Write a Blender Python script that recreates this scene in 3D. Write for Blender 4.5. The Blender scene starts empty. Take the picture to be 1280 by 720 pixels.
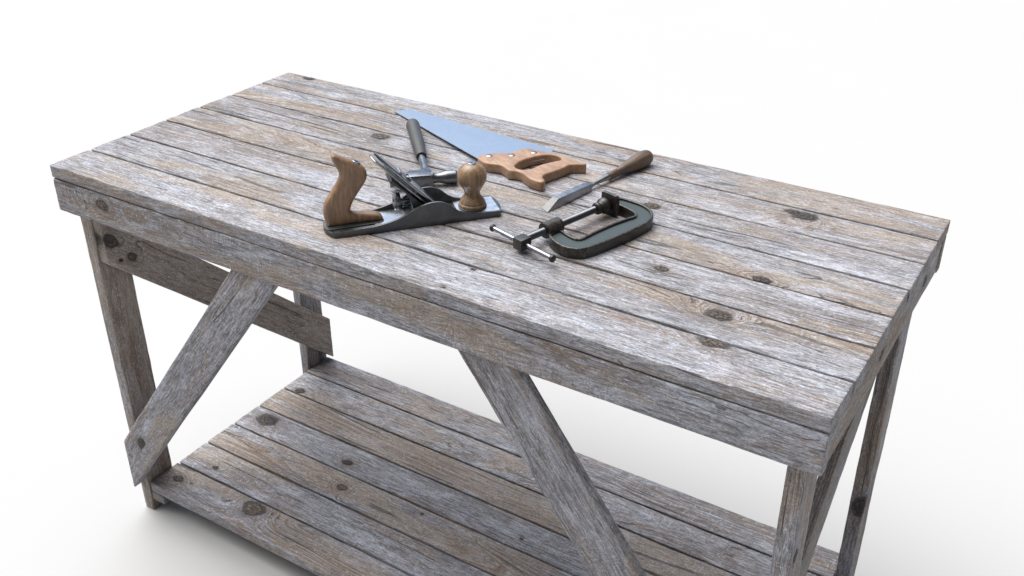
import bpy, bmesh, math
import numpy as np
from mathutils import Vector, Matrix

scene = bpy.context.scene
C = scene.collection
PI = math.pi

# ------------------------------------------------------------------ node helpers
def new_mat(name):
    m = bpy.data.materials.new(name); m.use_nodes = True
    nt = m.node_tree; nt.nodes.clear()
    out = nt.nodes.new('ShaderNodeOutputMaterial')
    bs = nt.nodes.new('ShaderNodeBsdfPrincipled')
    nt.links.new(bs.outputs[0], out.inputs[0])
    return m, nt, bs

class NB:
    """small node builder"""
    def __init__(s, nt): s.nt = nt
    def put(s, sock, v):
        if hasattr(v, 'is_output'): s.nt.links.new(v, sock)
        elif v is not None: sock.default_value = v
    def attr(s, name, out='Fac'):
        n = s.nt.nodes.new('ShaderNodeAttribute'); n.attribute_name = name; return n.outputs[out]
    def obj(s):
        return s.nt.nodes.new('ShaderNodeTexCoord').outputs['Object']
    def math(s, op, a, b=None, c=None, clamp=False):
        n = s.nt.nodes.new('ShaderNodeMath'); n.operation = op; n.use_clamp = clamp
        for i, v in enumerate((a, b, c)):
            if v is not None: s.put(n.inputs[i], v)
        return n.outputs[0]
    def vmath(s, op, a, b):
        n = s.nt.nodes.new('ShaderNodeVectorMath'); n.operation = op
        s.put(n.inputs[0], a); s.put(n.inputs[1], b)
        return n.outputs['Value'] if op == 'DOT_PRODUCT' else n.outputs[0]
    def noise(s, vec, scale=1.0, detail=2.0, rough=0.5, dist=0.0, dim='3D', w=None):
        n = s.nt.nodes.new('ShaderNodeTexNoise'); n.noise_dimensions = dim
        if vec is not None and dim != '1D': s.put(n.inputs['Vector'], vec)
        if w is not None: s.put(n.inputs['W'], w)
        n.inputs['Scale'].default_value = scale; n.inputs['Detail'].default_value = detail
        n.inputs['Roughness'].default_value = rough; n.inputs['Distortion'].default_value = dist
        return n.outputs['Fac']
    def voro(s, vec, scale=1.0, feature='F1'):
        n = s.nt.nodes.new('ShaderNodeTexVoronoi'); n.feature = feature
        s.put(n.inputs['Vector'], vec); n.inputs['Scale'].default_value = scale
        return n.outputs['Distance']
    def ramp(s, v, a, b, x=0.0, y=1.0, smooth=True):
        n = s.nt.nodes.new('ShaderNodeMapRange'); n.interpolation_type = 'SMOOTHSTEP' if smooth else 'LINEAR'
        s.put(n.inputs[0], v)
        for i, k in enumerate((a, b, x, y)): s.put(n.inputs[i+1], k)
        return n.outputs[0]
    def mix(s, f, a, b, mode='MIX'):
        n = s.nt.nodes.new('ShaderNodeMix'); n.data_type = 'RGBA'; n.blend_type = mode
        s.put(n.inputs[0], f)
        for sock, v in ((n.inputs[6], a), (n.inputs[7], b)):
            if isinstance(v, tuple) and len(v) == 3: v = (*v, 1)
            s.put(sock, v)
        return n.outputs[2]
    def bump(s, h, strength=0.5, dist=0.001, normal=None):
        n = s.nt.nodes.new('ShaderNodeBump'); n.inputs['Strength'].default_value = strength
        n.inputs['Distance'].default_value = dist; s.put(n.inputs['Height'], h)
        if normal is not None: s.put(n.inputs['Normal'], normal)
        return n.outputs[0]

# ------------------------------------------------------------------ weathered board material
def weathered_wood():
    m, nt, bs = new_mat('weathered_wood'); B = NB(nt)
    g = B.attr('gco', 'Vector'); rho = B.attr('rho'); kd = B.attr('kd'); kt = B.attr('ktone')
    tone = B.attr('tone', 'Vector')
    sx = nt.nodes.new('ShaderNodeSeparateXYZ'); nt.links.new(tone, sx.inputs[0])
    tan_a, bright, saw_a = sx.outputs
    def sc(x, y, z): return B.vmath('MULTIPLY', g, (x, y, z))
    knot_in = B.ramp(kd, 0.8, 1.08, 1, 0)
    knot_edge = B.math('MULTIPLY', B.ramp(kd, 0.72, 0.98), B.ramp(kd, 1.0, 1.3, 1, 0))
    knot_halo = B.ramp(kd, 1.2, 5.0, 1, 0)
    # growth rings from the solid ring coordinate
    rw = B.math('MULTIPLY', B.noise(sc(5, 40, 40), 1.0, 2), 0.010)
    rho2 = B.math('ADD', rho, rw)
    rings = B.noise(None, 270.0, 2.0, 0.6, dim='1D', w=rho2)
    ringl = B.ramp(rings, 0.40, 0.64)
    rings_f = B.noise(None, 800.0, 1.0, 0.6, dim='1D', w=rho2)
    ring_mask = B.math('MAXIMUM', B.ramp(B.noise(sc(2.2, 11, 11), 1.0, 2), 0.45, 0.62, .22, 1.0), B.math('MULTIPLY', knot_halo, .9))
    # fibres
    fib = B.noise(sc(26, 270, 270), 1.0, 4.0, 0.70, 0.7)
    fib2 = B.noise(sc(60, 900, 900), 1.0, 2.0, 0.6)
    fine = B.noise(sc(210, 560, 560), 1.0, 3.0, 0.75)
    # broad patches
    p1 = B.noise(sc(2.1, 11, 11), 1.0, 4.0, 0.6, 0.9)
    p2 = B.noise(sc(4.2, 18, 16), 1.4, 4.0, 0.65, 1.0)
    p3 = B.noise(sc(9.0, 30, 30), 1.9, 4.0, 0.62, 0.4)
    p4 = B.noise(sc(1.3, 7, 7), 2.3, 3.0, 0.6, 0.5)
    base = B.mix(B.ramp(fib, 0.36, 0.63), (0.120, 0.121, 0.134), (0.385, 0.397, 0.446))
    bleach = B.math('MULTIPLY', B.ramp(p2, 0.47, 0.66), B.ramp(B.noise(sc(45, 190, 190), 1.0, 3, .7), .36, .62, .25, 1.0))
    col = B.mix(B.math('MULTIPLY', bleach, 0.66), base, (0.575, 0.605, 0.70))
    tan_m = B.math('MULTIPLY', B.ramp(B.math('ADD', p1, B.math('MULTIPLY', B.math('SUBTRACT', tan_a, 0.5), 0.42)), 0.46, 0.60), B.ramp(fib, .25, .6, .45, 1.0))
    col = B.mix(B.math('MULTIPLY', tan_m, 0.62), col, (0.345, 0.266, 0.184))
    warm_streak = B.math('MULTIPLY', B.ramp(B.noise(sc(3.2, 85, 60), 1.0, 3, .6), 0.56, 0.70), B.ramp(p4, .40, .62))
    col = B.mix(B.math('MULTIPLY', warm_streak, 0.50), col, (0.290, 0.178, 0.100))
    grey_m = B.ramp(p3, 0.52, 0.72)
    col = B.mix(B.math('MULTIPLY', grey_m, 0.66), col, (0.142, 0.147, 0.172))
    # ring lines
    rl = B.math('MULTIPLY', ringl, ring_mask)
    col = B.mix(B.math('MULTIPLY', rl, 0.80), col, (0.185, 0.130, 0.092))
    col = B.mix(B.math('MULTIPLY', B.ramp(rings_f, .5, .7), B.math('MULTIPLY', ring_mask, .42)), col, (0.15, 0.135, 0.125))
    # dark weather stains
    st = B.math('MULTIPLY', B.ramp(B.noise(sc(4.2, 20, 20), 1.7, 5.0, 0.68, 0.9), 0.575, 0.72), B.ramp(fib, .22, .62, 0.35, 1.0))
    col = B.mix(B.math('MULTIPLY', st, 0.62), col, (0.090, 0.084, 0.082))
    # rough sawn cross strokes
    sawn = B.noise(sc(300, 38, 38), 1.0, 3.0, 0.65, 0.7)
    saw_m = B.math('MULTIPLY', B.math('MULTIPLY', B.ramp(B.noise(sc(5.5, 14, 14), 1.0, 3), .44, .60), saw_a),
                   B.ramp(B.noise(sc(40, 60, 60), 1.0, 2), .4, .6, .3, 1))
    col = B.mix(B.math('MULTIPLY', B.math('MULTIPLY', B.ramp(sawn, 0.54, 0.70), saw_m), 0.85), col, (0.56, 0.565, 0.62))
    col = B.mix(B.math('MULTIPLY', B.math('MULTIPLY', B.ramp(sawn, 0.46, 0.32), saw_m), 0.60), col, (0.11, 0.10, 0.10))
    # bleached flecks and small pits
    fl = B.noise(sc(95, 240, 240), 1.0, 3.0, 0.7, 0.5)
    fl_m = B.ramp(B.noise(sc(7, 22, 22), 2.1, 3), .40, .62, .25, 1.0)
    col = B.mix(B.math('MULTIPLY', B.math('MULTIPLY', B.ramp(fl, .54, .66), fl_m), .55), col, (0.585, 0.61, 0.69))
    col = B.mix(B.math('MULTIPLY', B.math('MULTIPLY', B.ramp(fl, .44, .33), fl_m), .50), col, (0.150, 0.128, 0.112))
    # rust-tan flecks
    of = B.noise(sc(110, 300, 300), 1.7, 2.0, 0.7, 0.3)
    col = B.mix(B.math('MULTIPLY', B.math('MULTIPLY', B.ramp(of, .56, .66), B.ramp(B.noise(sc(5, 18, 18), 2.9, 3), .42, .60)), .60), col, (0.345, 0.225, 0.130))
    # hairline checks along the fibres
    hc = B.noise(sc(7, 330, 330), 1.3, 1.0, 0.5)
    hc_m = B.math('MULTIPLY', B.ramp(hc, .66, .73), B.ramp(B.noise(sc(6, 26, 26), 3.3, 2), .46, .58))
    col = B.mix(B.math('MULTIPLY', hc_m, .85), col, (0.045, 0.040, 0.040))
    # drying cracks: thin lines that follow the rings
    crk = B.noise(None, 70.0, 1.0, 0.5, dim='1D', w=B.math('ADD', rho2, B.math('MULTIPLY', B.noise(sc(14, 60, 60), 1, 2), .003)))
    crk_l = B.ramp(B.math('ABSOLUTE', B.math('SUBTRACT', crk, 0.5)), 0.002, 0.009, 1, 0)
    crk_m = B.math('MULTIPLY', crk_l, B.ramp(B.noise(sc(3.0, 30, 30), 1.3, 2), 0.54, 0.62))
    col = B.mix(B.math('MULTIPLY', crk_m, 0.65), col, (0.035, 0.032, 0.032))
    # specks
    v = B.voro(sc(45, 110, 110), 1.0)
    spk = B.math('MULTIPLY', B.ramp(v, 0.05, 0.13, 1, 0), B.ramp(B.noise(sc(12, 30, 30), 1.0, 2), .56, .64))
    col = B.mix(B.math('MULTIPLY', spk, 0.8), col, (0.03, 0.028, 0.028))
    # knots
    kring = B.noise(None, 6.0, 2.0, 0.6, dim='1D', w=B.math('ADD', kd, B.math('MULTIPLY', B.noise(sc(60, 90, 90), 1, 2), .35)))
    kdark = B.mix(B.ramp(kring, .38, .62), (0.036, 0.032, 0.032), (0.100, 0.084, 0.074))
    ktan = B.mix(B.ramp(kring, .36, .60), (0.115, 0.090, 0.072), (0.225, 0.172, 0.128))
    kcol = B.mix(kt, kdark, ktan)
    col = B.mix(B.math('MULTIPLY', B.ramp(kd, 1.0, 1.9, 1, 0), 0.34), col, (0.15, 0.128, 0.112))
    col = B.mix(B.math('MULTIPLY', knot_in, 0.95), col, kcol)
    ve = B.voro(sc(75, 110, 110), 1.0, 'DISTANCE_TO_EDGE')
    kcr = B.math('MULTIPLY', B.ramp(ve, .02, .085, 1, 0), B.math('MULTIPLY', B.ramp(kd, .75, .95, 1, 0), B.ramp(kd, 0.0, .35, .55, 1.0)))
    col = B.mix(B.math('MULTIPLY', kcr, 0.85), col, (0.026, 0.024, 0.024))
    col = B.mix(B.math('MULTIPLY', knot_edge, 0.85), col, (0.045, 0.040, 0.040))
    # fine value break-up, overall board tone
    val = B.math('MULTIPLY', B.ramp(fib2, .25, .75, .78, 1.18, False), B.ramp(fine, .30, .70, .55, 1.45, False))
    val = B.math('MULTIPLY', val, B.math('MULTIPLY', bright, 0.86))
    hsv = nt.nodes.new('ShaderNodeHueSaturation'); hsv.inputs['Saturation'].default_value = 1.0
    nt.links.new(val, hsv.inputs['Value']); nt.links.new(col, hsv.inputs['Color'])
    nt.links.new(hsv.outputs[0], bs.inputs['Base Color'])
    bs.inputs['Roughness'].default_value = 0.72
    bs.inputs['Specular IOR Level'].default_value = 0.35
    h = B.math('ADD', B.math('MULTIPLY', fib, 0.8), B.math('MULTIPLY', fine, 0.45))
    h = B.math('SUBTRACT', h, B.math('MULTIPLY', rl, 0.5))
    h = B.math('ADD', h, B.math('MULTIPLY', B.math('MULTIPLY', sawn, saw_m), 0.9))
    h = B.math('SUBTRACT', h, B.math('MULTIPLY', crk_m, 1.4))
    h = B.math('SUBTRACT', h, B.math('MULTIPLY', knot_edge, 1.0))
    h = B.math('SUBTRACT', h, B.math('MULTIPLY', spk, 1.0))
    h = B.math('SUBTRACT', h, B.math('MULTIPLY', kcr, 1.3))
    nt.links.new(B.bump(h, 1.0, 0.0020), bs.inputs['Normal'])
    return m

# ------------------------------------------------------------------ value noise in numpy
_rng = np.random.default_rng(11)
_T = _rng.random((64, 64, 64))
def vnoise(x, y, z):
    x = np.asarray(x, float); y = np.asarray(y, float) + 0*x; z = np.asarray(z, float) + 0*x
    xi = np.floor(x).astype(int); yi = np.floor(y).astype(int); zi = np.floor(z).astype(int)
    fx, fy, fz = x-xi, y-yi, z-zi
    fx = fx*fx*(3-2*fx); fy = fy*fy*(3-2*fy); fz = fz*fz*(3-2*fz)
    r = 0
    for a in (0, 1):
        for b in (0, 1):
            for c in (0, 1):
                r = r + (fx if a else 1-fx)*(fy if b else 1-fy)*(fz if c else 1-fz)*_T[(xi+a) % 64, (yi+b) % 64, (zi+c) % 64]
    return r*2-1

WOOD = weathered_wood()

def board(name, parent, M, u0, u1, width, thick, knots=(), seed=0, du=0.007, dv=0.0045,
          k0=0.0, k1=0.0, bevel=0.003, worn=0.0, tone=(0.5, 1.0, 0.4), center=None, rough=0.0006, split=None):
    """one sawn board. local u = along the grain, v across (0..width), w thickness (0 = top face, -thick = bottom).
    M maps (u,v,w) to bench space. k0/k1 skew the two end cuts. knots: (u, v, radius, tan 0..1)"""
    rs = np.random.default_rng(seed*7+3)
    r = bevel; prof = []
    nt_ = max(3, int(round((width-2*r)/dv))); ns = max(2, int(round((thick-2*r)/0.006)))
    def arc(cx, cy, a0, a1, n=3):
        for i in range(n+1):
            a = a0+(a1-a0)*i/n; prof.append((cx+r*math.cos(a), cy+r*math.sin(a)))
    def line(p, q, n):
        for i in range(1, n): prof.append((p[0]+(q[0]-p[0])*i/n, p[1]+(q[1]-p[1])*i/n))
    arc(r, -r, PI, PI/2); line((r, 0), (width-r, 0), nt_)
    arc(width-r, -r, PI/2, 0); line((width, -r), (width, -thick+r), ns)
    arc(width-r, -thick+r, 0, -PI/2); line((width-r, -thick), (r, -thick), max(2, nt_//3))
    arc(r, -thick+r, -PI/2, -PI); line((0, -thick+r), (0, -r), ns)
    prof = np.array(prof); n = len(prof)
    nu = max(4, int(round((u1-u0)/du)))
    ts = np.linspace(0, 1, nu+1)
    e = 0.0025/(u1-u0)                         # rounded arris at both ends
    ts = np.concatenate([[0, e*0.3, e], ts[1:-1], [1-e, 1-e*0.3, 1]])
    shrink = np.zeros(len(ts)); shrink[0] = 0.0012; shrink[1] = 0.0004; shrink[-1] = 0.0012; shrink[-2] = 0.0004
    cen = np.array([width/2, -thick/2])
    V = []; 
    for t, s in zip(ts, shrink):
        d = prof-cen
        pv = cen + d*(1-s/np.maximum(np.abs(d).max(axis=0), 1e-6))
        a = u0+k0*pv[:, 0]; b = u1+k1*pv[:, 0]
        V.append(np.column_stack([a+(b-a)*t, pv]))
    rings_n = len(V)
    caps = []
    for end in (0, 1):
        ring = V[0] if end == 0 else V[-1]
        for f in (0.85, 0.6, 0.35):
            q = ring.copy(); q[:, 1:] = cen+(ring[:, 1:]-cen)*f
            kk = k0 if end == 0 else k1
            q[:, 0] = ring[:, 0] + kk*(q[:, 1]-ring[:, 1])
            caps.append(q)
        q = caps[-1].mean(axis=0)[None]
        caps.append(q)
    P = np.concatenate(V+caps)
    faces = []
    for i in range(rings_n-1):
        for j in range(n):
            j2 = (j+1) % n
            faces.append((i*n+j, (i+1)*n+j, (i+1)*n+j2, i*n+j2))
    base = rings_n*n
    for end in (0, 1):
        prev = 0 if end == 0 else (rings_n-1)*n
        for c in range(3):
            cur = base+c*n
            for j in range(n):
                j2 = (j+1) % n
                f = (prev+j, prev+j2, cur+j2, cur+j)
                faces.append(f if end == 0 else f[::-1])
            prev = cur
        apex = base+3*n
        for j in range(n):
            j2 = (j+1) % n
            f = (prev+j, prev+j2, apex)
            faces.append(f if end == 0 else f[::-1])
        base += 3*n+1
    u, v, w = P.T.copy()
    off = rs.random(3)*40
    # solid ring field
    if center is None: v0, w0 = rs.uniform(-0.3, 1.3)*width, -rs.uniform(0.05, 0.24)
    else: v0, w0 = center
    wob = vnoise(u*1.6+off[0], off[1], 0)*0.018 + vnoise(u*4.5+off[0], off[1]+9, 0)*0.006
    wob2 = vnoise(u*1.3+off[0], off[2], 5)*0.045
    rho = np.sqrt((v-v0+wob)**2+(w-w0+wob2)**2) + vnoise(u*6+off[0], v*22+off[1], w*22)*0.0022
    kd = np.full(len(P), 9.0); kt = np.zeros(len(P))
    for (ku, kv, kr, ktn, *kw) in knots:
        x = (u-ku)/1.45+0.25*w; y = v-kv+0.15*w
        if kw: y = np.sqrt((v-kv)**2+(1.1*(w-kw[0]))**2)
        ang = np.arctan2(y, x)
        d = np.sqrt(x*x+y*y)*(1+0.20*vnoise(np.cos(ang)*1.7+ku*37, np.sin(ang)*1.7+kv*91, 3.3)) + kr*0.14*vnoise(u*150, v*220, w*90)
        rho = rho + 2.8*kr*np.exp(-(d/(2.4*kr))**2)*(1 if (kv*1000) % 2 < 1 else -1)
        q = d/kr; kt = np.where(q < kd, ktn, kt); kd = np.minimum(kd, q)
    # displacement: roughness, worn arrises, dished knots
    top = np.clip((w+r)/r, 0, 1); edge = np.maximum(np.clip(1-v/0.006, 0, 1), np.clip(1-(width-v)/0.006, 0, 1))
    dn = vnoise(u*30+off[0], v*160+off[1], w*160+off[2])*rough + vnoise(u*7+off[0], v*30, off[2])*rough*1.4
    dn = dn - 0.0016*np.exp(-((kd-1.0)/0.22)**2) + 0.0007*np.exp(-(kd/0.7)**2)
    w2 = w + np.where(w > -thick/2, dn, -dn)
    chip = np.clip(vnoise(u*9+off[1], off[0], 2)+0.15, 0, 1)*0.5+np.clip(vnoise(u*38+off[1], off[0], 7), 0, 1)*0.5
    amp = 0.0016+worn
    side = np.where(v < width/2, 1.0, -1.0)
    near_side = np.maximum(np.clip(1-v/0.003, 0, 1), np.clip(1-(width-v)/0.003, 0, 1))
    v2 = v + side*near_side*(vnoise(u*14+off[2], w*40, off[0])*0.0006) + side*edge*top*amp*chip*0.8
    w2 = w2 - edge*top*amp*chip
    wave = vnoise(u*2.2+off[0], 3.7, off[1])*0.0009
    v2 = v2 + wave*0.6
    me = bpy.data.meshes.new(name)
    Q = np.column_stack([u, v2, w2, np.ones_like(u)]) @ np.array(M).T
    me.from_pydata(Q[:, :3].tolist(), [], faces)
    def fa(nm, typ, data):
        a = me.attributes.new(nm, typ, 'POINT')
        a.data.foreach_set('vector' if typ == 'FLOAT_VECTOR' else 'value', np.ascontiguousarray(data, dtype=np.float32).ravel())
    fa('gco', 'FLOAT_VECTOR', np.column_stack([u+off[0], v+off[1], w+off[2]]))
    fa('rho', 'FLOAT', rho+off[0]); fa('kd', 'FLOAT', kd); fa('ktone', 'FLOAT', kt)
    fa('tone', 'FLOAT_VECTOR', np.tile(np.array(tone, dtype=np.float32), (len(P), 1)))
    me.materials.append(WOOD)
    me.polygons.foreach_set('use_smooth', np.ones(len(me.polygons), dtype=bool))
    me.set_sharp_from_angle(angle=math.radians(50))
    me.update()
    o = bpy.data.objects.new(name, me); C.objects.link(o); o.parent = parent
    return o

def axes(origin, u, v, w):
    """4x4 rows mapping board (u,v,w) to bench space"""
    M = np.eye(4)
    M[:3, 0] = u; M[:3, 1] = v; M[:3, 2] = w; M[:3, 3] = origin
    return M

def thing(name, label, cat, loc=(0, 0, 0), rotz=0.0):
    o = bpy.data.objects.new(name, None); C.objects.link(o)
    o.location = loc; o.rotation_euler = (0, 0, rotz); o.empty_display_size = 0.05
    o['label'] = label; o['category'] = cat
    return o

# ------------------------------------------------------------------ dimensions (metres)
L, W, TP, AH, H = 1.80, 0.795, 0.030, 0.080, 1.0212
XL, XR, YL, YB = 0.029, 1.771, 0.030, 0.762          # outer faces of the legs
TX, TY, SZ, ST = 0.033, 0.0855, 0.9232, 0.036
Z0 = H                                                # floor is z = 0, bench top is z = H

# ------------------------------------------------------------------ the workbench
bench = thing('workbench', 'weathered grey plank workbench with diagonal braces and a slatted lower shelf', 'workbench')
X, Y, Z = np.array([1, 0, 0.]), np.array([0, 1., 0]), np.array([0, 0, 1.])
pitch = W/7
top_knots = {
    0: [(1.569, 0.104, 0.0165, .75), (0.792, 0.105, 0.016, .0), (1.094, 0.1005, 0.0036, 0), (1.0863, 0.0144, 0.0034, 0)],
    1: [(1.5457, 0.075, 0.0150, .35)],
    2: [(1.39, 0.06, 0.009, .45)],
    3: [(1.5626, 0.006, 0.011, 0.05)],
    4: [(0.5299, 0.083, 0.0145, .35), (1.2571, 0.073, 0.0115, .35)],
    5: [(1.5447, 0.081, 0.0165, 0.0), (1.515, 0.088, 0.010, 0.0)],
    6: [(0.087, 0.100, 0.012, .2)],
}
top_tone = [(.44, 1.12, .40), (.52, 1.04, .45), (.34, 1.10, .4), (.60, 1.00, .3), (.36, 1.12, .55), (.46, 1.08, .3), (.56, 1.02, .3)]
top_cent = [(0.055, -0.055), (0.15, -0.12), (-0.06, -0.10), (0.05, -0.16), (0.16, -0.07), (-0.03, -0.13), (0.02, -0.2)]
for i in range(7):
    g = 0.0030
    board('top_board', bench, axes((0, i*pitch+g, H), X, Y, Z), 0.0003*((i*37) % 3-1), L+0.0008*((i*53) % 3-1), pitch-2*g, TP,
          top_knots[i], seed=20+i, tone=top_tone[i], center=top_cent[i], du=0.006, dv=0.004,
          worn=0.0016 if i == 0 else -0.0010, bevel=.0018)
# aprons: the wide face looks outward (-y at the front, +y at the back)
zt = H-TP-0.0026
board('apron', bench, axes((0.0016, 0.0019, zt), X, -Z, -Y), 0, L-0.0032, AH, 0.0275,
      [(0.16, 0.028, 0.012, .9)], seed=41, tone=(.44, 1.10, 1.15), center=(.02, -.11))
board('apron', bench, axes((L-0.0016, W-0.003, zt), -X, -Z, Y), 0, L-0.0032, AH, 0.0275, [(0.7, .04, .012, .2)], seed=42, tone=(.40, .95, .8))
# end rails, outside the legs between the two aprons
ry0, ry1 = 0.0310, W-0.0320
board('end_rail', bench, axes((L-0.0035, ry0, zt), Y, -Z, X), 0, ry1-ry0, AH, 0.0245,
      [(0.30, 0.04, 0.010, .3), (0.62, .045, .010, .0)], seed=43, tone=(.60, 1.05, .3))
board('end_rail', bench, axes((0.0035, ry1, zt), -Y, -Z, -X), 0, ry1-ry0, AH, 0.0245, [(0.35, .03, .01, .2)], seed=44, tone=(.5, 1.0, .3))
# legs: wide face looks along x
KNU = zt-0.002-(H-0.690)
legs = [
    (XL, YL, 51, [], (.80, 1.20, .35)),
    (XL, YB-TY, 52, [(0.5, .03, .010, .2)], (.35, 1.0, .35)),
    (XR-TX, YL, 53, [(0.3, .06, .010, .2)], (.34, 1.14, .7)),
    (XR-TX, YB-TY, 54, [(KNU, .0855, .019, .0, -.006)], (.40, 1.10, .5)),
]
for (lx, ly, sd, kn, tn) in legs:
    # v runs back to front so that v = TY is the front edge
    board('leg', bench, axes((lx+TX, ly+TY, zt-0.002), -Z, -Y, X), 0, zt-0.002, TY, TX, kn, seed=sd, tone=tn, du=0.006)
# front braces: in the plane of the apron, across the front of the legs, ends cut to suit
def front_brace(p_top, p_bot, width, vertical_bottom, seed, knots, tone):
    """p_top / p_bot: (x, z below top) of the edge v=0 at its two ends"""
    a = np.array([p_top[0], 0, H-p_top[1]]); b = np.array([p_bot[0], 0, H-p_bot[1]])
    u = (b-a)/np.linalg.norm(b-a)
    v = np.array([-u[2], 0, u[0]])
    if v[0]*(1 if vertical_bottom > 0 else -1) < 0: v = -v
    wv = np.cross(u, v)
    org = a+np.array([0, 0.0065, 0])
    flip = wv[1] > 0
    if flip:                       # keep w outward (-y)
        v = -v; wv = -wv; org = org - v*width
    ln = np.linalg.norm(b-a)
    # end cuts: horizontal at the top, vertical (parallel to the leg) at the bottom
    kt_ = -v[2]/u[2]; kb_ = -v[0]/u[0]
    c0 = 0.0 if not flip else -kt_*width
    c1 = 0.0 if not flip else -kb_*width
    return board('brace', bench, axes(org, u, v, wv), c0, ln+c1, width, 0.0225, knots, seed=seed, tone=tone, k0=kt_, k1=kb_, rough=.0005)
# left: outer edge from (0.547,-0.1114) to (0.032,-0.7758); inner edge from (0.6705,-0.1118)
front_brace((0.5470, 0.1135), (0.0322, 0.7758), 0.0985, +1, 61, [(0.775, 0.045, 0.012, .0)], (.38, 1.06, .7))
front_brace((1.2490, 0.1135), (1.7690, 0.8300), 0.1070, -1, 62, [], (.40, 1.02, .7))
# side braces, on the right-hand (+x) faces of the leg pairs
def side_brace(x, y0, z0, y1, z1, width, th, seed, knots, tone):
    """edge v=0 is the UPPER edge, running from (y0,z0) to (y1,z1); both ends cut plumb"""
    a = np.array([x+th, y0, H-z0]); b = np.array([x+th, y1, H-z1])
    u = (b-a)/np.linalg.norm(b-a); v = np.cross(X, u)
    if v[2] > 0:
        v = -v
    wv = np.cross(u, v); org = a
    if wv[0] < 0:                  # mirror so that w looks to +x
        u = -u; org = b; wv = np.cross(u, v)
    kb_ = -v[1]/u[1]
    return board('brace', bench, axes(org, u, v, wv), 0, np.linalg.norm(b-a), width, th, knots, seed=seed, tone=tone, k0=kb_, k1=kb_, rough=.0005)
ang_s = math.atan2(0.9159-0.2298, 0.762-0.0113)
wd_s = (0.9159-0.7739)*math.cos(ang_s)
side_brace(XL+TX+0.0008, 0.036, 0.2475-0.142, 0.762, 0.7735, wd_s, 0.0275, 63,
           [(0.915, .052, .014, .1), (.835, .066, .009, .4), (.862, .084, .004, .0)], (1.15, 1.16, .25))
side_brace(XR-TX-0.0283, 0.762, 0.1450, 0.034, 0.7720, wd_s, 0.0275, 64, [], (.42, 1.0, .4))
# shelf: boards between the legs, cleats under both ends
sx0, sx1 = XL+TX+0.0015, XR-TX-0.0015
sp = (YB-YL)/7
sh_knots = {
    0: [(0.315, 0.072, 0.021, .85), (0.055, .05, .010, .9)],
    1: [(0.106, 0.033, 0.0062, .0)],
    2: [(0.455, 0.050, 0.010, .9), (0.70, 0.08, 0.0034, 0)],
    3: [(0.075, 0.063, 0.0215, .0), (0.402, 0.0346, 0.0100, .0), (0.968, 0.034, 0.0034, 0)],
    4: [],
    5: [(0.055, 0.012, 0.011, .2)],
    6: [],
}
sh_tone = [(.50, 1.08, .6), (.38, 1.12, .7), (.72, 1.10, .6), (.28, 1.04, .7), (.80, 1.08, .8), (.38, 1.10, .8), (.34, 1.02, .8)]
sh_cent = [(0.075, -0.05), (0.2, -0.1), (0.04, -0.08), (-0.1, -0.12), (0.15, -0.15), (0.05, -0.09), (-0.05, -0.1)]
for i in range(7):
    g = 0.0030
    board('shelf_board', bench, axes((sx0, YL+0.002+i*sp+g, H-SZ), X, Y, Z), 0.0, sx1-sx0-0.001*(i % 2), sp-2*g, ST*0.78 if i else ST*0.86,
          sh_knots[i], seed=80+i, tone=sh_tone[i], center=sh_cent[i], du=0.006, dv=0.004, worn=-.0008, bevel=.0018)
for sd, cx in ((91, sx0+0.001), (92, sx1-0.047)):
    board('shelf_cleat', bench, axes((cx+0.046, YL+0.004, H-SZ-ST*0.86-0.0012), Y, -X, Z), 0, YB-YL-0.006, 0.046, 0.026, [], seed=sd, tone=(.5, .9, .4))

# ------------------------------------------------------------------ tool materials
def steel(name, col, rough, metallic=1.0, scratch=0.25, along=(40, 400, 400), bump=0.12, spot=None, tint=.74, rvar=1.0):
    m, nt, bs = new_mat(name); B = NB(nt)
    o = B.obj()
    n1 = B.noise(B.vmath('MULTIPLY', o, along), 1.0, 3, .65)
    n2 = B.noise(o, 38.0, 4, .65, .4)
    c = B.mix(B.ramp(n2, .35, .7), tuple(x*tint for x in col), col)
    c = B.mix(B.math('MULTIPLY', B.ramp(n1, .45, .7), scratch), c, tuple(min(1, x*1.35) for x in col))
    if spot: c = B.mix(B.math('MULTIPLY', B.ramp(B.noise(o, 90.0, 5, .7), .56, .70), .7), c, spot)
    nt.links.new(c, bs.inputs['Base Color'])
    bs.inputs['Metallic'].default_value = metallic
    r = B.ramp(B.math('ADD', B.math('MULTIPLY', n1, .4), B.math('MULTIPLY', n2, .6)), .3, .7, rough*(1-.25*rvar), rough*(1+.3*rvar), False)
    nt.links.new(r, bs.inputs['Roughness'])
    nt.links.new(B.bump(B.math('ADD', n1, n2), bump, 0.0006), bs.inputs['Normal'])
    return m

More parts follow.
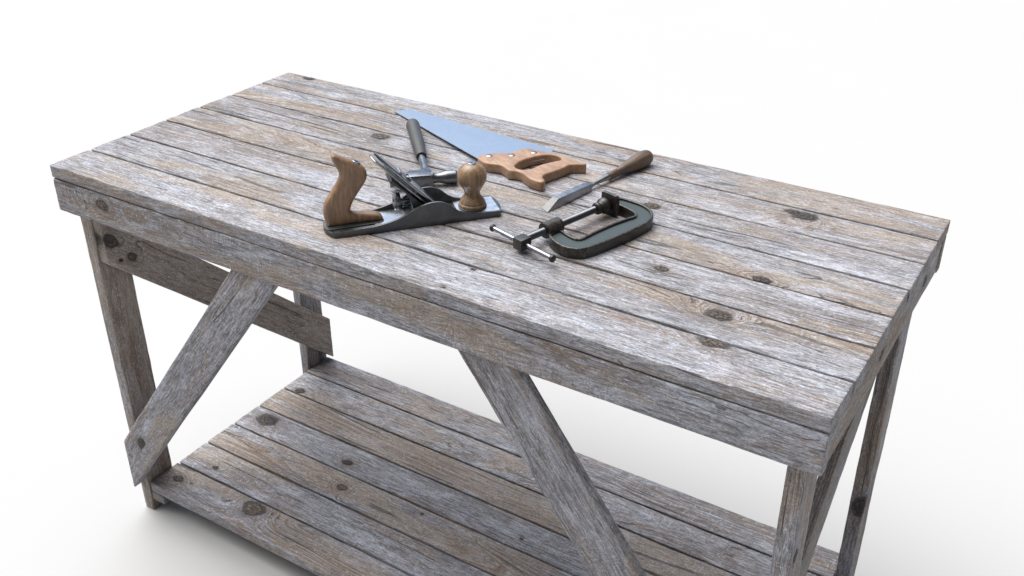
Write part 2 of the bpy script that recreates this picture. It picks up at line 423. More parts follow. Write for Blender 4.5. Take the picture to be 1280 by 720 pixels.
def tool_wood(name, light, dark, rough=0.42, grain=(14, 160, 160), spots=True, spec=.5):
    m, nt, bs = new_mat(name); B = NB(nt)
    o = B.obj()
    gv = B.vmath('MULTIPLY', o, grain)
    n1 = B.noise(gv, 1.0, 4, .6, .5); n2 = B.noise(B.vmath('MULTIPLY', gv, (3.5, 3.5, 3.5)), 1.0, 3, .6)
    n3 = B.noise(o, 32.0, 4, .6)
    c = B.mix(B.ramp(n1, .34, .68), dark, light)
    c = B.mix(B.math('MULTIPLY', B.ramp(n2, .5, .68), .38), c, tuple(x*.5 for x in dark))
    c = B.mix(B.math('MULTIPLY', B.ramp(n3, .48, .72), .30), c, tuple(x*.55 for x in dark))
    if spots:
        c = B.mix(B.math('MULTIPLY', B.ramp(B.noise(o, 420.0, 2, .6), .60, .70), .45), c, tuple(x*.45 for x in dark))
    nt.links.new(c, bs.inputs['Base Color'])
    nt.links.new(B.ramp(n3, .3, .7, rough*.85, rough*1.25, False), bs.inputs['Roughness'])
    bs.inputs['Specular IOR Level'].default_value = spec
    nt.links.new(B.bump(B.math('ADD', n1, n2), .22, 0.0006), bs.inputs['Normal'])
    return m

def painted(name, col, rough, wear=(0.30, 0.27, 0.24), wear_amt=0.0, n=60.0, thr=(.535, .62)):
    """dark paint over metal; wear rubs through on the convex edges"""
    m, nt, bs = new_mat(name); B = NB(nt)
    o = B.obj(); n1 = B.noise(o, n, 4, .65)
    c = B.mix(B.ramp(n1, .3, .7), tuple(x*.75 for x in col), tuple(x*1.2 for x in col))
    if wear_amt > 0:
        geo = nt.nodes.new('ShaderNodeNewGeometry')
        p = B.ramp(geo.outputs['Pointiness'], *thr)
        f = B.math('MULTIPLY', B.math('MULTIPLY', p, B.ramp(B.noise(o, 140.0, 4, .7), .38, .6)), wear_amt)
        c = B.mix(f, c, wear)
    nt.links.new(c, bs.inputs['Base Color'])
    bs.inputs['Metallic'].default_value = 0.0
    nt.links.new(B.ramp(n1, .3, .7, rough*.8, rough*1.25, False), bs.inputs['Roughness'])
    nt.links.new(B.bump(n1, .15, 0.0006), bs.inputs['Normal'])
    return m

M_SAW = steel('saw_steel', (0.47, 0.51, 0.535), 0.27, along=(8, 120, 120), scratch=.0, bump=.0, tint=.98, rvar=.15)
M_SOLE = steel('plane_cast_steel', (0.135, 0.139, 0.145), 0.42, along=(60, 60, 260), spot=(0.10, 0.095, 0.09))
M_BED = steel('plane_bright_steel', (0.50, 0.52, 0.55), 0.28, bump=.04)
M_DARK = painted('black_japanned_iron', (0.040, 0.042, 0.045), 0.38)
M_IRON = steel('blade_dark_steel', (0.30, 0.305, 0.315), 0.24)
M_BRIGHT = steel('bright_screw_steel', (0.33, 0.34, 0.37), 0.24, along=(200, 200, 200))
M_HAMMER = steel('hammer_steel', (0.19, 0.20, 0.215), 0.28)
M_SHAFT = steel('hammer_shaft_steel', (0.30, 0.30, 0.31), 0.24)
M_GRIP = painted('black_rubber_grip', (0.044, 0.043, 0.042), 0.48, n=140)
M_CHIS = steel('chisel_steel', (0.29, 0.30, 0.315), 0.34, along=(300, 40, 300), spot=(0.20, 0.17, 0.15))
M_EDGE = steel('chisel_ground_bevel', (0.22, 0.217, 0.214), 0.60, along=(400, 40, 300))
M_CRIM = painted('clamp_dark_enamel', (0.013, 0.0125, 0.0105), 0.34, wear=(0.17, 0.14, 0.11), wear_amt=0.45)
M_CFRM = painted('clamp_frame_enamel', (0.012, 0.0118, 0.010), 0.32, wear=(0.26, 0.215, 0.17), wear_amt=0.9, thr=(.515, .575))
M_CPAN = painted('clamp_green_enamel', (0.024, 0.039, 0.042), 0.52, n=220)
M_CSCR = steel('clamp_screw_steel', (0.13, 0.137, 0.15), 0.30, along=(30, 300, 300))
M_PLANEW = tool_wood('plane_handle_wood', (0.285, 0.176, 0.098), (0.175, 0.102, 0.057), .36, grain=(110, 110, 16))
M_KNOBW = tool_wood('plane_knob_wood', (0.285, 0.182, 0.104), (0.165, 0.099, 0.055), .34, grain=(120, 120, 14))
M_SAWW = tool_wood('saw_handle_wood', (0.365, 0.226, 0.138), (0.260, 0.150, 0.087), .40, grain=(34, 90, 90), spots=False)
M_CHIW = tool_wood('chisel_handle_wood', (0.140, 0.092, 0.062), (0.074, 0.047, 0.032), .42, grain=(10, 120, 120))

# ------------------------------------------------------------------ mesh helpers for the tools
def finish(name, me, mat, parent, sharp=35, smooth=True):
    if mat: me.materials.append(mat)
    if smooth:
        me.polygons.foreach_set('use_smooth', np.ones(len(me.polygons), dtype=bool))
        me.set_sharp_from_angle(angle=math.radians(sharp))
    o = bpy.data.objects.new(name, me); C.objects.link(o); o.parent = parent
    return o

def bm_obj(name, bm, mat, parent, sharp=35):
    bmesh.ops.recalc_face_normals(bm, faces=bm.faces)
    me = bpy.data.meshes.new(name); bm.to_mesh(me); bm.free()
    return finish(name, me, mat, parent, sharp)

def basis(axis):
    a = Vector(axis).normalized()
    t = Vector((0, 0, 1)) if abs(a.z) < .9 else Vector((1, 0, 0))
    x = t.cross(a).normalized(); return x, a.cross(x), a

def add_lathe(bm, p0, axis, prof, seg=32, sx=1.0, sy=1.0):
    """prof: (distance along axis, radius)"""
    x, y, a = basis(axis); p0 = Vector(p0); rings = []
    for (d, r) in prof:
        if r < 1e-6: rings.append([bm.verts.new(p0+a*d)])
        else: rings.append([bm.verts.new(p0+a*d+x*(r*sx*math.cos(2*PI*k/seg))+y*(r*sy*math.sin(2*PI*k/seg))) for k in range(seg)])
    for A, Bq in zip(rings, rings[1:]):
        for k in range(seg):
            k2 = (k+1) % seg
            if len(A) == 1 and len(Bq) == 1: continue
            if len(A) == 1: bm.faces.new((A[0], Bq[k], Bq[k2]))
            elif len(Bq) == 1: bm.faces.new((A[k], Bq[0], A[k2]))
            else: bm.faces.new((A[k], Bq[k], Bq[k2], A[k2]))
    for R in (rings[0], rings[-1]):
        if len(R) > 1: bm.faces.new(R)

def smooth_prof(pts, n=6):
    """Catmull-Rom through open points"""
    P = [np.array(p, float) for p in pts]; P = [2*P[0]-P[1]]+P+[2*P[-1]-P[-2]]; out = []
    for i in range(1, len(P)-2):
        for k in range(n):
            t = k/n
            out.append(tuple(.5*((2*P[i])+(P[i+1]-P[i-1])*t+(2*P[i-1]-5*P[i]+4*P[i+1]-P[i+2])*t*t+(3*P[i]-P[i-1]-3*P[i+1]+P[i+2])*t**3)))
    out.append(tuple(P[-2])); return out

def smooth_loop(pts, n=6):
    P = [np.array(p, float) for p in pts]; m = len(P); out = []
    for i in range(m):
        a, b, c, d = P[i-1], P[i], P[(i+1) % m], P[(i+2) % m]
        for k in range(n):
            t = k/n
            out.append(tuple(.5*(2*b+(c-a)*t+(2*a-5*b+4*c-d)*t*t+(3*b-a-3*c+d)*t**3)))
    return out

def offset_loop(pts, d):
    P = np.array(pts); nx = np.roll(P, -1, 0)-np.roll(P, 1, 0); nx /= np.linalg.norm(nx, axis=1)[:, None]+1e-12
    area = 0.5*np.sum(P[:, 0]*np.roll(P[:, 1], -1)-np.roll(P[:, 0], -1)*P[:, 1])
    nrm = np.column_stack([-nx[:, 1], nx[:, 0]])*(1 if area > 0 else -1)
    return [tuple(q) for q in P+nrm*d]

def ball_radius(P, N):
    """largest inside ball touching the outline at each point (keeps insets from crossing)"""
    d = P[None]-P[:, None]
    q = (d*N[:, None]).sum(2); l2 = (d*d).sum(2)
    r = np.where(q > 1e-9, l2/(2*np.maximum(q, 1e-9)), 1e9)
    return r.min(axis=1)

def plate(name, loops, thick, bevel, mat, parent, M=None, seg=3, sharp=40):
    """filled outline(s), the first the outer one and the rest holes, with rounded arrises; local z from 0 to thick"""
    bm = bmesh.new(); data = []
    for li, lp in enumerate(loops):
        P = np.array(lp, float)
        area = np.sum(P[:, 0]*np.roll(P[:, 1], -1)-np.roll(P[:, 0], -1)*P[:, 1])
        if (area > 0) != (li == 0): P = P[::-1]
        t = np.roll(P, -1, 0)-np.roll(P, 1, 0); t /= np.linalg.norm(t, axis=1)[:, None]+1e-12
        data.append((P, np.column_stack([-t[:, 1], t[:, 0]])))
    allP = np.concatenate([d[0] for d in data]); allN = np.concatenate([d[1] for d in data])
    R = ball_radius(allP, allN); k0 = 0
    prof = [(1-math.sin(a), 1-math.cos(a)) for a in np.linspace(0, PI/2, seg+1)]
    levels = [(o, bevel*z) for o, z in prof]+[(o, thick-bevel*z) for o, z in prof[::-1]]
    caps = {0: [], 1: []}
    for P, N in data:
        b = np.minimum(bevel, 0.72*R[k0:k0+len(P)]); k0 += len(P)
        for _ in range(2): b = np.minimum(b, (np.roll(b, 1)+b+np.roll(b, -1))/3)
        rings = [[bm.verts.new((q[0], q[1], z)) for q in P+N*(b*o)[:, None]] for o, z in levels]
        n = len(P)
        for A, B2 in zip(rings, rings[1:]):
            for k in range(n): bm.faces.new((A[k], A[(k+1) % n], B2[(k+1) % n], B2[k]))
        for c, ring in ((0, rings[0]), (1, rings[-1])):
            for k in range(n): caps[c].append(bm.edges.get((ring[k], ring[(k+1) % n])))
    for c in (0, 1):
        bmesh.ops.triangle_fill(bm, use_beauty=True, use_dissolve=False, edges=caps[c])
    if M is not None: bm.transform(M)
    return bm_obj(name, bm, mat, parent, sharp)

def add_hex(bm, pts):
    """8 corner points: bottom quad then top quad"""
    v = [bm.verts.new(p) for p in pts]
    for f in ((3, 2, 1, 0), (4, 5, 6, 7), (0, 1, 5, 4), (1, 2, 6, 5), (2, 3, 7, 6), (3, 0, 4, 7)): bm.faces.new([v[i] for i in f])

def bevelled_box(bm, c, size, bev=0.001, R=None):
    b2 = bmesh.new(); bmesh.ops.create_cube(b2, size=1)
    bmesh.ops.scale(b2, vec=size, verts=b2.verts)
    bmesh.ops.bevel(b2, geom=b2.edges[:], offset=bev, segments=2, affect='EDGES', profile=.6)
    if R is not None: b2.transform(R.to_4x4())
    b2.transform(Matrix.Translation(c))
    me = bpy.data.meshes.new('t'); b2.to_mesh(me); b2.free(); bm.from_mesh(me); bpy.data.meshes.remove(me)

def bevel_bm(bm, off, seg=2, ang=30):
    bmesh.ops.recalc_face_normals(bm, faces=bm.faces)
    ed = [e for e in bm.edges if len(e.link_faces) == 2 and e.calc_face_angle(0) > math.radians(ang)]
    bmesh.ops.bevel(bm, geom=ed, offset=off, segments=seg, affect='EDGES', profile=.6)

def rot_sz(w0):
    """outline (s, z) -> local x = s, y = w0.., z = z : plate thickness runs along +y"""
    return Matrix(((1, 0, 0, 0), (0, 0, 1, w0), (0, 1, 0, 0), (0, 0, 0, 1)))

# ------------------------------------------------------------------ hand plane
pl = thing('hand_plane', 'steel bench plane with brown wooden handle and round front knob, left of the clamp', 'hand plane',
           (0.7957, 0.0606, H+0.0008), math.radians(49.37))
PW = 0.080
near = smooth_prof([(0.0, .0122), (.05, .0135), (.0914, .0158), (.1299, .0250), (.150, .0345), (.1669, .0432), (.1897, .0496), (.2123, .0500),
                    (.2304, .0425), (.2420, .0325), (.2527, .0240), (.2665, .0182), (.290, .0150), (.339, .0130)], 5)
cheek = [(0, 0)]+[(.339, 0)]+near[::-1]
body_objs = []
def cheeks_and_sole():
    bm = bmesh.new()
    for w0 in (0.0, PW-0.0045):
        b = plate('tmp', [cheek], 0.0045, 0.0006, None, None, rot_sz(w0), seg=2)
        bm.from_mesh(b.data); bpy.data.objects.remove(b)
    # sole between the cheeks plus rounded toe and heel
    def sole(lo, hi, z0, z1):
        b = plate('tmp', [lo+hi], z1-z0, 0.0006, None, None, Matrix.Translation((0, 0, z0)), seg=2)
        bm.from_mesh(b.data); bpy.data.objects.remove(b)
    def arc_pts(x0, sag, sgn):
        hw = PW/2-.0002; rr = (hw*hw+sag*sag)/(2*sag); a0 = math.asin(hw/rr)
        return [(x0+sgn*(rr*math.cos(a)-rr*math.cos(a0)), PW/2+sgn*rr*math.sin(a)) for a in np.linspace(-a0, a0, 17)]
    toe = arc_pts(.3388, .0085, 1)
    heel = arc_pts(.0002, .0160, -1)
    sole([(.0002, .0047), (.3388, .0047)], [(.3388, PW-.0047), (.0002, PW-.0047)], 0.0002, 0.0108)
    sole(toe, [], 0.0002, 0.0122)
    sole(heel, [], 0.0002, 0.0108)
    return bm
bm_obj('body', cheeks_and_sole(), M_SOLE, pl)
bm = bmesh.new()
add_hex(bm, [(.083, .0052, .0110), (.150, .0052, .0110), (.150, PW-.0052, .0110), (.083, PW-.0052, .0110),
             (.083, .0052, .0124), (.150, .0052, .0124), (.150, PW-.0052, .0124), (.083, PW-.0052, .0124)])
add_hex(bm, [(.2555, .0052, .0110), (.3392, .0052, .0110), (.3392, PW-.0052, .0110), (.2555, PW-.0052, .0110),
             (.2555, .0052, .0128), (.3392, .0052, .0128), (.3392, PW-.0052, .0128), (.2555, PW-.0052, .0128)])
bm_obj('bed_plate', bm, M_BED, pl)
# handle (tote)
tote = smooth_loop([(.0145, .1610), (.0335, .1520), (.0600, .1385), (.0735, .1270), (.0775, .1125), (.0735, .0990), (.0620, .0825), (.0490, .0640),
                    (.0405, .0470), (.0405, .0385), (.0500, .0340), (.0800, .0290), (.0960, .0245), (.1020, .0170), (.0985, .0118), (.0500, .0118), (-.0020, .0118),
                    (-.0110, .0220), (-.0140, .0420), (-.0080, .0630), (.0060, .0830), (.0190, .1030), (.0240, .1180), (.0190, .1340), (.0120, .1500)], 5)
TT = 0.0255
ht = plate('handle', [tote], TT, 0.0095, M_PLANEW, pl, rot_sz(PW/2-TT/2), seg=5, sharp=60)
bm = bmesh.new()
ax = Vector((.42, 0, .90))
add_lathe(bm, (.0585, PW/2, .1375), (.46, 0, .89), [(0, .0085), (.0022, .0085), (.0030, .0078), (.0030, .0030), (.0016, .0026), (.0016, 0)], 24)
bm_obj('handle_screw', bm, M_SHAFT, ht)
heelp = smooth_loop([(-.0120, .018), (-.0120, PW-.018), (.02, PW-.016), (.095, PW-.020), (.103, PW/2), (.095, .020), (.02, .016)], 4)
plate('handle_base', [heelp], 0.0030, 0.0008, M_DARK, pl, Matrix.Translation((0, 0, .0106)))
# knob
KS, KW = .2905, .0400
bm = bmesh.new()
kp = smooth_prof([(0, .0268), (.003, .0285), (.0065, .0272), (.0085, .0250), (.0105, .0258), (.0165, .0222), (.0235, .0172), (.0300, .0160), (.0370, .0186),
                  (.0450, .0232), (.0540, .0283), (.0640, .0302), (.0740, .0288), (.0830, .0235), (.0890, .0160), (.0925, .0078)], 5)
add_lathe(bm, (KS, KW, .0145), (0, 0, 1), [(0, 0)]+kp+[(.0932, 0)], 40)
kb = bm_obj('knob', bm, M_KNOBW, pl, 60)
bm = bmesh.new()
add_lathe(bm, (KS, KW, .0145+.0918), (0, 0, 1), [(0, .0084), (.0020, .0084), (.0028, .0074), (.0028, .0024), (.0012, .0020), (.0012, 0)], 24)
bm_obj('knob_screw', bm, M_BRIGHT, kb)
bm = bmesh.new()
add_lathe(bm, (KS, KW, .0126), (0, 0, 1), [(0, .0295), (.0022, .0295), (.0030, .0282), (.0030, 0)], 32)
bm_obj('knob_ring', bm, M_DARK, kb)
# frog, iron, cap, adjuster
def frame_along(p_mouth, p_top):
    a = Vector(p_mouth); b = Vector(p_top); d = (b-a); ln = d.length; d.normalize()
    n = Vector((d.z, 0, -d.x))       # faces the toe
    return a, d, n, ln
mouth, d, nrm, ln = frame_along((.2060, 0, .0225), (.0845, 0, .1490))
def blade_M(offset):                 # outline (w, t) -> plate normal along nrm
    o = mouth+nrm*offset
    y = Vector((0, 1, 0))
    return Matrix(((y.x, d.x, nrm.x, o.x), (y.y, d.y, nrm.y, o.y), (y.z, d.z, nrm.z, o.z), (0, 0, 0, 1)))
fr = smooth_prof([(.1230, .1020), (.1180, .0955), (.1290, .0870), (.1480, .0700), (.1600, .0420), (.1650, .0112)], 4)
frog = [(.2030, .0112), (.2030, .0180), (.1990, .0225)]+fr
plate('frog', [frog], 0.046, 0.0012, M_DARK, pl, rot_sz(PW/2-.023), seg=2)
iw = 0.026
iron_out = [(PW/2-iw, -.012), (PW/2+iw, -.012), (PW/2+iw, ln*0.86), (PW/2+iw*.55, ln*0.965), (PW/2, ln), (PW/2-iw*.55, ln*1.0), (PW/2-iw, ln*0.955)]
slot = [(PW/2-.006, ln*.30), (PW/2+.006, ln*.30), (PW/2+.006, ln*.78), (PW/2-.006, ln*.78)]
ir = plate('cutting_iron', [iron_out, slot], 0.0030, 0.0004, M_IRON, pl, blade_M(.0005), seg=1)
cw = 0.0235
cap = [(PW/2-cw, .004), (PW/2+cw, .004), (PW/2+cw, ln*0.50), (PW/2+cw*.50, ln*0.82), (PW/2+.006, ln*.955), (PW/2-.002, ln*.975), (PW/2-cw*.62, ln*.90), (PW/2-cw, ln*.56)]
cslot = [(PW/2-.005, ln*.40), (PW/2+.005, ln*.40), (PW/2+.008, ln*.52), (PW/2-.008, ln*.52)]
plate('lever_cap', [cap, cslot], 0.0050, 0.0016, M_IRON, pl, blade_M(.0080), seg=2)
bm = bmesh.new()
cpos = mouth+d*(ln*.46)+nrm*.0125+Vector((0, PW/2, 0))
add_lathe(bm, cpos, nrm, [(0, .0068), (.004, .0070), (.0052, .0060), (.0052, .0016), (.004, .0016), (.004, 0)], 20)
bm_obj('lever_screw', bm, M_BRIGHT, pl)
bm = bmesh.new()
cpos2 = mouth+d*(ln*.60)+nrm*.0135+Vector((0, PW/2-.012, 0))
add_lathe(bm, cpos2, (0, 1, 0), [(0, .0045), (.024, .0045)], 16)
bm_obj('cam_lever', bm, M_BRIGHT, pl)
bm = bmesh.new()
wp = Vector((.1390, PW/2-.004, .0470))
wa = Vector((-1, 0, .10))
add_lathe(bm, wp, wa, [(0, .008), (.0005, .0155), (.002, .0185), (.0045, .0190), (.0050, .0176), (.0062, .0176), (.0068, .0190), (.0100, .0188), (.0118, .0165), (.0120, .0070), (.0105, .0055), (.0105, 0)], 40)
bm_obj('adjuster_wheel', bm, M_HAMMER, pl)
bm = bmesh.new()
add_lathe(bm, wp, (1, 0, -.10), [(-.002, .0050), (.006, .0050), (.006, .0085), (.010, .0085), (.010, .0045), (.028, .0045)], 20)
add_lathe(bm, wp+Vector((.004, 0, -.012)), (1, 0, -.05), [(0, .0022), (.024, .0022)], 12)
bm_obj('adjuster_rod', bm, M_HAMMER, pl)

# ------------------------------------------------------------------ claw hammer lying behind the plane
hm = thing('hammer', 'steel hammer with black rubber grip lying behind the bench plane', 'hammer', (0.5744+.0055, 0.5979+.0060, H+.0006), math.radians(-47.6))
bm = bmesh.new()
gp = smooth_prof([(-.0150, .0090), (-.0120, .0140), (-.004, .0162), (.010, .0168), (.030, .0160), (.060, .0152), (.095, .0156), (.130, .0152), (.165, .0138), (.192, .0126), (.1990, .0118)], 5)
add_lathe(bm, (0, 0, .0166), (1, 0, -.004), [(-.0158, 0)]+gp+[(.1992, .0092), (.196, .0088)], 36, 1.0, .98)
bm_obj('grip', bm, M_GRIP, hm, 60)
bm = bmesh.new()
add_lathe(bm, (.190, 0, .0160), (1, 0, 0), smooth_prof([(0, .0082), (.03, .0080), (.075, .0082), (.098, .0092), (.112, .0125), (.120, .0150)], 5), 28)
bm_obj('shaft', bm, M_SHAFT, hm, 50)
bm = bmesh.new()
bevelled_box(bm, Vector((.3245, -.016, .0165)), (.034, .052, .0300), .0035)
hp = smooth_prof([(0, .0140), (.004, .0118), (.010, .0105), (.018, .0112), (.028, .0138), (.036, .0150), (.052, .0152), (.056, .0138)], 4)
add_lathe(bm, (.3245, .0085, .0165), (0, 1, 0), [(0, 0)]+hp+[(.0562, 0)], 28)
add_lathe(bm, (.3245, .0075, .0165), (0, 1, 0), [(0, .0150), (.003, .0150)], 28)
# claw: two flat tines with a slot between them, curving down to the bench
for x0, x1, x2, x3 in ((.3085, .3225, .3050, .3185), (.3265, .3405, .3305, .3440)):
    pz = [(-.0400, .0050, .0290), (-.0520, .0100, .0290), (-.0640, .0120, .0265), (-.0740, .0110, .0225), (-.0820, .0095, .0150)]
    rr = []
    for i, (y, za, zb) in enumerate(pz):
        t = i/(len(pz)-1); xa = x0+(x2-x0)*t; xb = x1+(x3-x1)*t
        rr.append([bm.verts.new(p) for p in ((xa, y, za), (xb, y, za), (xb, y, zb), (xa, y, zb))])
    for A, Bq in zip(rr, rr[1:]):
        for k in range(4): bm.faces.new((A[k], A[(k+1) % 4], Bq[(k+1) % 4], Bq[k]))
    bm.faces.new(rr[0]); bm.faces.new(rr[-1])
bm_obj('head', bm, M_HAMMER, hm)

# ------------------------------------------------------------------ hand saw
sw = thing('hand_saw', 'hand saw with pale steel blade and tan wooden handle lying behind the hammer', 'hand saw', (0.4479, 0.7029, H+.0006), math.radians(-24.88))
bl = [(.0120, -.0080), (.0210, .0310), (.4600, .1700), (.5050, .1380), (.4850, .0100), (.4300, -.0020)]
# toothed lower edge
teeth = []
a0 = np.array([.4300, -.0020]); a1 = np.array([.0120, -.0080]); nT = 110
for i in range(nT):
    t = i/nT; p = a0+(a1-a0)*t; q = a0+(a1-a0)*(t+.5/nT)
    teeth += [(p[0], p[1]), (q[0], q[1]-.0018)]
blade_loop = [(.0120, -.0080), (.0195, .0315), (.4600, .1705), (.5050, .1400), (.4850, .0100)]+teeth
tilt = Matrix.Rotation(-math.atan2(.0095, .45), 4, 'Y')
sb = plate('blade', [blade_loop], 0.0014, 0.0002, M_SAW, sw, tilt @ Matrix.Translation((0, 0, .0012)), seg=1)
for p in sb.data.polygons: p.use_smooth = False
SH = .0235
out = [(.4289, -.0131), (.4235, .0080), (.4285, .0300), (.4400, .0450), (.4470, .0620), (.4450, .0800), (.4430, .0970), (.4500, .1120), (.4728, .1256), (.5031, .1430), (.5304, .1490),
       (.5721, .1617), (.5900, .1690), (.5960, .1660), (.5900, .1550), (.5800, .1367), (.5830, .1200), (.5870, .1050), (.5907, .0748), (.5930, .0580), (.6037, .0450), (.6190, .0410), (.6231, .0290),
       (.6084, .0215), (.5871, .0182), (.5616, .0206), (.5450, .0170), (.5300, .0050), (.5009, .0060), (.4865, -.0020), (.4738, -.0136), (.4521, -.0185)]
hole = [(.5157, .0312), (.5040, .0498), (.4975, .0788), (.4985, .1083), (.5087, .1330), (.5300, .1415), (.5450, .1340), (.5434, .1128), (.5432, .0800), (.5500, .0540), (.5450, .0330), (.5300, .0260)]
hd = plate('handle', [smooth_loop(out, 4), smooth_loop(hole, 4)], SH, 0.0042, M_SAWW, sw, None, seg=3, sharp=50)
for (a, b) in ((.4395, .0110), (.4642, .0556), (.4776, .1066)):
    bm = bmesh.new()
    add_lathe(bm, (a, b, SH-.0006), (0, 0, 1), [(0, .0078), (.0012, .0076), (.0022, .0060), (.0026, 0)], 20)
    bm_obj('rivet', bm, M_SHAFT, hd)

# ------------------------------------------------------------------ chisel
ch = thing('wood_chisel', 'steel chisel with dark brown wooden handle lying between the saw and the clamp', 'chisel', (1.0775, 0.3905, H+.0006), math.radians(77.6))
# local x along the tool from the cutting edge, y to its left, z up
def blade_sections():
    bm = bmesh.new()
    secs = [(0.0, .0123, .0118, .0000, .0008, .0040), (.0335, .0116, .0080, .0000, .0180, .0), (.1300, .0098, .0078, .0022, .0180, .0),
            (.1410, .0066, .0052, .0055, .0160, .0), (.1500, .0042, .0034, .0075, .0140, .0), (.1580, .0036, .0030, .0078, .0132, .0)]
    rings = []
    for (x, hb, htp, zb, zt_, k) in secs:
        zm = zb+(zt_-zb)*.30
        rings.append([bm.verts.new(p) for p in ((x+k, hb, zb), (x-k, -hb, zb), (x-k, -hb, zm), (x-k*.9, -htp, zt_), (x+k*.9, htp, zt_), (x+k, hb, zm))])
    for A, Bq in zip(rings, rings[1:]):
        for k in range(6): bm.faces.new((A[k], A[(k+1) % 6], Bq[(k+1) % 6], Bq[k]))
    bm.faces.new(rings[0]); bm.faces.new(rings[-1])
    return bm
bm = blade_sections()
add_lathe(bm, (.150, 0, .0105), (1, 0, .030), [(0, .0036), (.006, .0038), (.020, .0048), (.050, .0071), (.0560, .0074), (.0580, .0066)], 24)
bo = bm_obj('blade', bm, M_CHIS, ch, 25)
bo.data.materials.append(M_EDGE)
for p in bo.data.polygons:
    if p.center.x < .030 and p.normal.z > .6: p.material_index = 1
bm = bmesh.new()
add_lathe(bm, (.205, 0, .0117), (1, 0, .045), [(0, .0060), (.0005, .0084), (.003, .0088), (.028, .0092), (.031, .0084)], 28)
bm_obj('collar', bm, M_CHIW, ch)
bm = bmesh.new()
add_lathe(bm, (.234, 0, .0130), (1, 0, .050), [(0, .0070)]+smooth_prof([(.001, .0088), (.010, .0098), (.030, .0130), (.060, .0172), (.082, .0189), (.100, .0180), (.111, .0145), (.1165, .0085)], 5)+[(.1178, 0)], 32)
bm_obj('handle', bm, M_CHIW, ch, 60)

# ------------------------------------------------------------------ C-clamp
cl = thing('c_clamp', 'dark green C-clamp lying flat with its screw and tommy bar, nearest to the front edge', 'clamp', (1.1529, 0.2573, H+.0006), math.radians(74.74))
outer = [(.012, -.006), (-.0010, -.020), (-.0080, -.043), (-.0090, -.065), (-.0010, -.084), (.0150, -.0970), (.045, -.1025), (.0898, -.1055), (.1341, -.1065), (.1800, -.1045),
         (.2080, -.0975), (.2255, -.0850), (.2385, -.0659), (.2440, -.0408), (.2425, -.0159), (.2390, .0040), (.2320, .0160), (.2200, .0180), (.2085, .0160), (.2050, .0050)]
inner = [(.2050, -.0190), (.2030, -.0430), (.1985, -.0575), (.1880, -.0640), (.1704, -.0615), (.128, -.0580), (.0815, -.0580), (.0480, -.0600), (.0365, -.0560), (.0350, -.0400), (.0390, -.0150), (.0410, -.0060)]
CZ = .0235
frame_loop = smooth_loop(outer+inner, 4)
rim_in = offset_loop(frame_loop, 0.0062)
fo = plate('frame', [frame_loop, rim_in], CZ, 0.0028, M_CFRM, cl, None, seg=3, sharp=60)
pan = offset_loop(frame_loop, 0.0040)
plate('web', [pan], CZ-.0086, 0.0004, M_CPAN, fo, Matrix.Translation((0, 0, .0036)), seg=1)
AZ = .0240                             # height of the screw axis
bm = bmesh.new()
add_lathe(bm, (.0080, .006, AZ), (1, 0, 0), [(0, .0100), (.0, .0150), (.0012, .0164), (.0400, .0164), (.0415, .0150), (.0415, .0080)], 36)
bm_obj('boss', bm, M_CRIM, fo)
bm = bmesh.new()
prof = [(0, .0065)]
x = .004
while x < .190:                        # thread
    prof += [(x, .0066), (x+.0009, .0074), (x+.0018, .0066)]; x += .0021
prof += [(.200, .0066)]
add_lathe(bm, (-.0400, .006, AZ), (1, 0, 0), prof, 28)
so = bm_obj('screw', bm, M_CSCR, cl, 50)
bm = bmesh.new()
add_lathe(bm, (.1525, .006, AZ), (1, 0, 0), smooth_prof([(0, .0095), (.002, .0120), (.006, .0128), (.010, .0108), (.013, .0110), (.018, .0150), (.024, .0172), (.030, .0160), (.036, .0110)], 4), 32)
swv = bm_obj('swivel', bm, M_CRIM, so, 60)
bm = bmesh.new()
pw, ph = .0220, .0236
pc = [(-pw, -ph+.004), (-pw+.004, -ph), (pw-.004, -ph), (pw, -ph+.004), (pw, ph-.004), (pw-.004, ph), (-pw+.004, ph), (-pw, ph-.004)]
bm.free()
plate('pad', [pc], 0.0075, 0.0010, M_CRIM, so, Matrix(((0, 0, 1, .1895), (1, 0, 0, .003), (0, 1, 0, AZ), (0, 0, 0, 1))), seg=2)
bm = bmesh.new()
bevelled_box(bm, Vector((-.0500, .006, .0190)), (.0270, .0230, .0230), .0012)
bm_obj('screw_head', bm, M_CRIM, so)
bm = bmesh.new()
add_lathe(bm, (-.0500, -.0760, .0165), (0, 1, .018), [(0, .0048), (.166, .0048)], 20)
tb = bm_obj('tommy_bar', bm, M_BRIGHT, cl)
for (y, zz, sgn) in ((-.0800, .01645, 1), (.0860, .0194, 1)):
    bm = bmesh.new()
    add_lathe(bm, (-.0500, y, zz), (0, 1, .018), smooth_prof([(-.0005, .0050), (.001, .0068), (.004, .0074), (.007, .0066), (.0085, .0050)], 3), 20)
    bm_obj('bar_end', bm, M_CRIM, tb)

# ------------------------------------------------------------------ floor
m, nt, bs = new_mat('white_studio_floor'); B = NB(nt)
n = B.noise(B.obj(), 1.2, 3, .5)
nt.links.new(B.mix(n, (0.434, 0.434, 0.436), (0.442, 0.442, 0.444)), bs.inputs['Base Color'])
bs.inputs['Roughness'].default_value = 0.9; bs.inputs['Specular IOR Level'].default_value = 0.1
bm = bmesh.new(); bmesh.ops.create_grid(bm, x_segments=8, y_segments=8, size=60)
fl = bm_obj('floor', bm, m, None); fl['kind'] = 'structure'; fl['label'] = 'white seamless floor under the workbench'

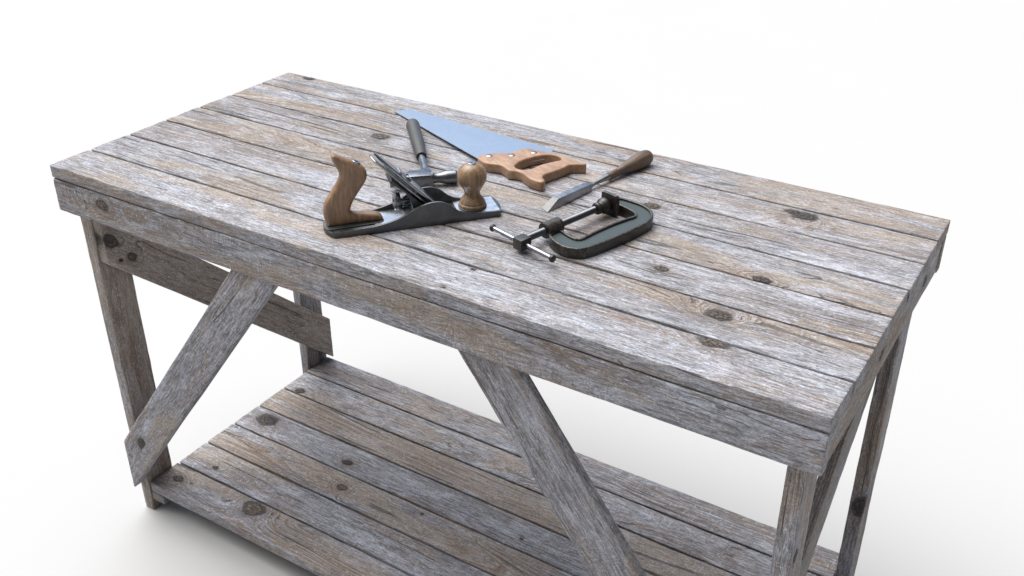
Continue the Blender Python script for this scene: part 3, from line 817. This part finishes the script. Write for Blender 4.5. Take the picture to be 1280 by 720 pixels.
# ------------------------------------------------------------------ light: a soft dome with a bright region above and behind-left
wd = bpy.data.worlds.new('World'); scene.world = wd; wd.use_nodes = True
nt = wd.node_tree; nt.nodes.clear(); B = NB(nt)
wo = nt.nodes.new('ShaderNodeOutputWorld'); bg = nt.nodes.new('ShaderNodeBackground'); nt.links.new(bg.outputs[0], wo.inputs[0])
dirv = B.vmath('NORMALIZE', nt.nodes.new('ShaderNodeTexCoord').outputs['Generated'], (0, 0, 0))
def lobe(az, el, power, col):
    a, e = math.radians(az), math.radians(el)
    dv = (math.cos(e)*math.cos(a), math.cos(e)*math.sin(a), math.sin(e))
    f = B.math('POWER', B.math('MAXIMUM', B.vmath('DOT_PRODUCT', dirv, dv), 0.0), power)
    return B.vmath('MULTIPLY', col, f)
base_c = B.vmath('ADD', (0.17, 0.17, 0.178), lobe(172, 63, 7.5, (11.1, 10.95, 10.7)))
base_c = B.vmath('ADD', base_c, lobe(122, 20, 8, (0.20, 0.42, 0.84)))
nt.links.new(base_c, bg.inputs['Color']); bg.inputs['Strength'].default_value = 1.0

# ------------------------------------------------------------------ camera
cam = bpy.data.cameras.new('Camera'); co = bpy.data.objects.new('Camera', cam); C.objects.link(co)
f_px, yaw, pit, roll = 1299.889, 0.5605, -0.5176, -0.0006
fw = Vector((-math.sin(yaw)*math.cos(pit), math.cos(yaw)*math.cos(pit), math.sin(pit)))
r = Vector((math.cos(yaw), math.sin(yaw), 0)); u = r.cross(fw)
r2 = r*math.cos(roll)+u*math.sin(roll); u2 = -r*math.sin(roll)+u*math.cos(roll)
Mx = Matrix.Identity(4)
for i in range(3): Mx[i][0] = r2[i]; Mx[i][1] = u2[i]; Mx[i][2] = -fw[i]
Mx[0][3], Mx[1][3], Mx[2][3] = 2.0565, -1.2958, 0.9255+H
co.matrix_world = Mx
cam.sensor_width = 36; cam.lens = 36*f_px/1280; cam.clip_end = 500; cam.clip_start = .05
scene.camera = co
scene.view_settings.view_transform = 'Standard'; scene.view_settings.look = 'None'
scene.view_settings.exposure = 0.0; scene.view_settings.gamma = 1.0
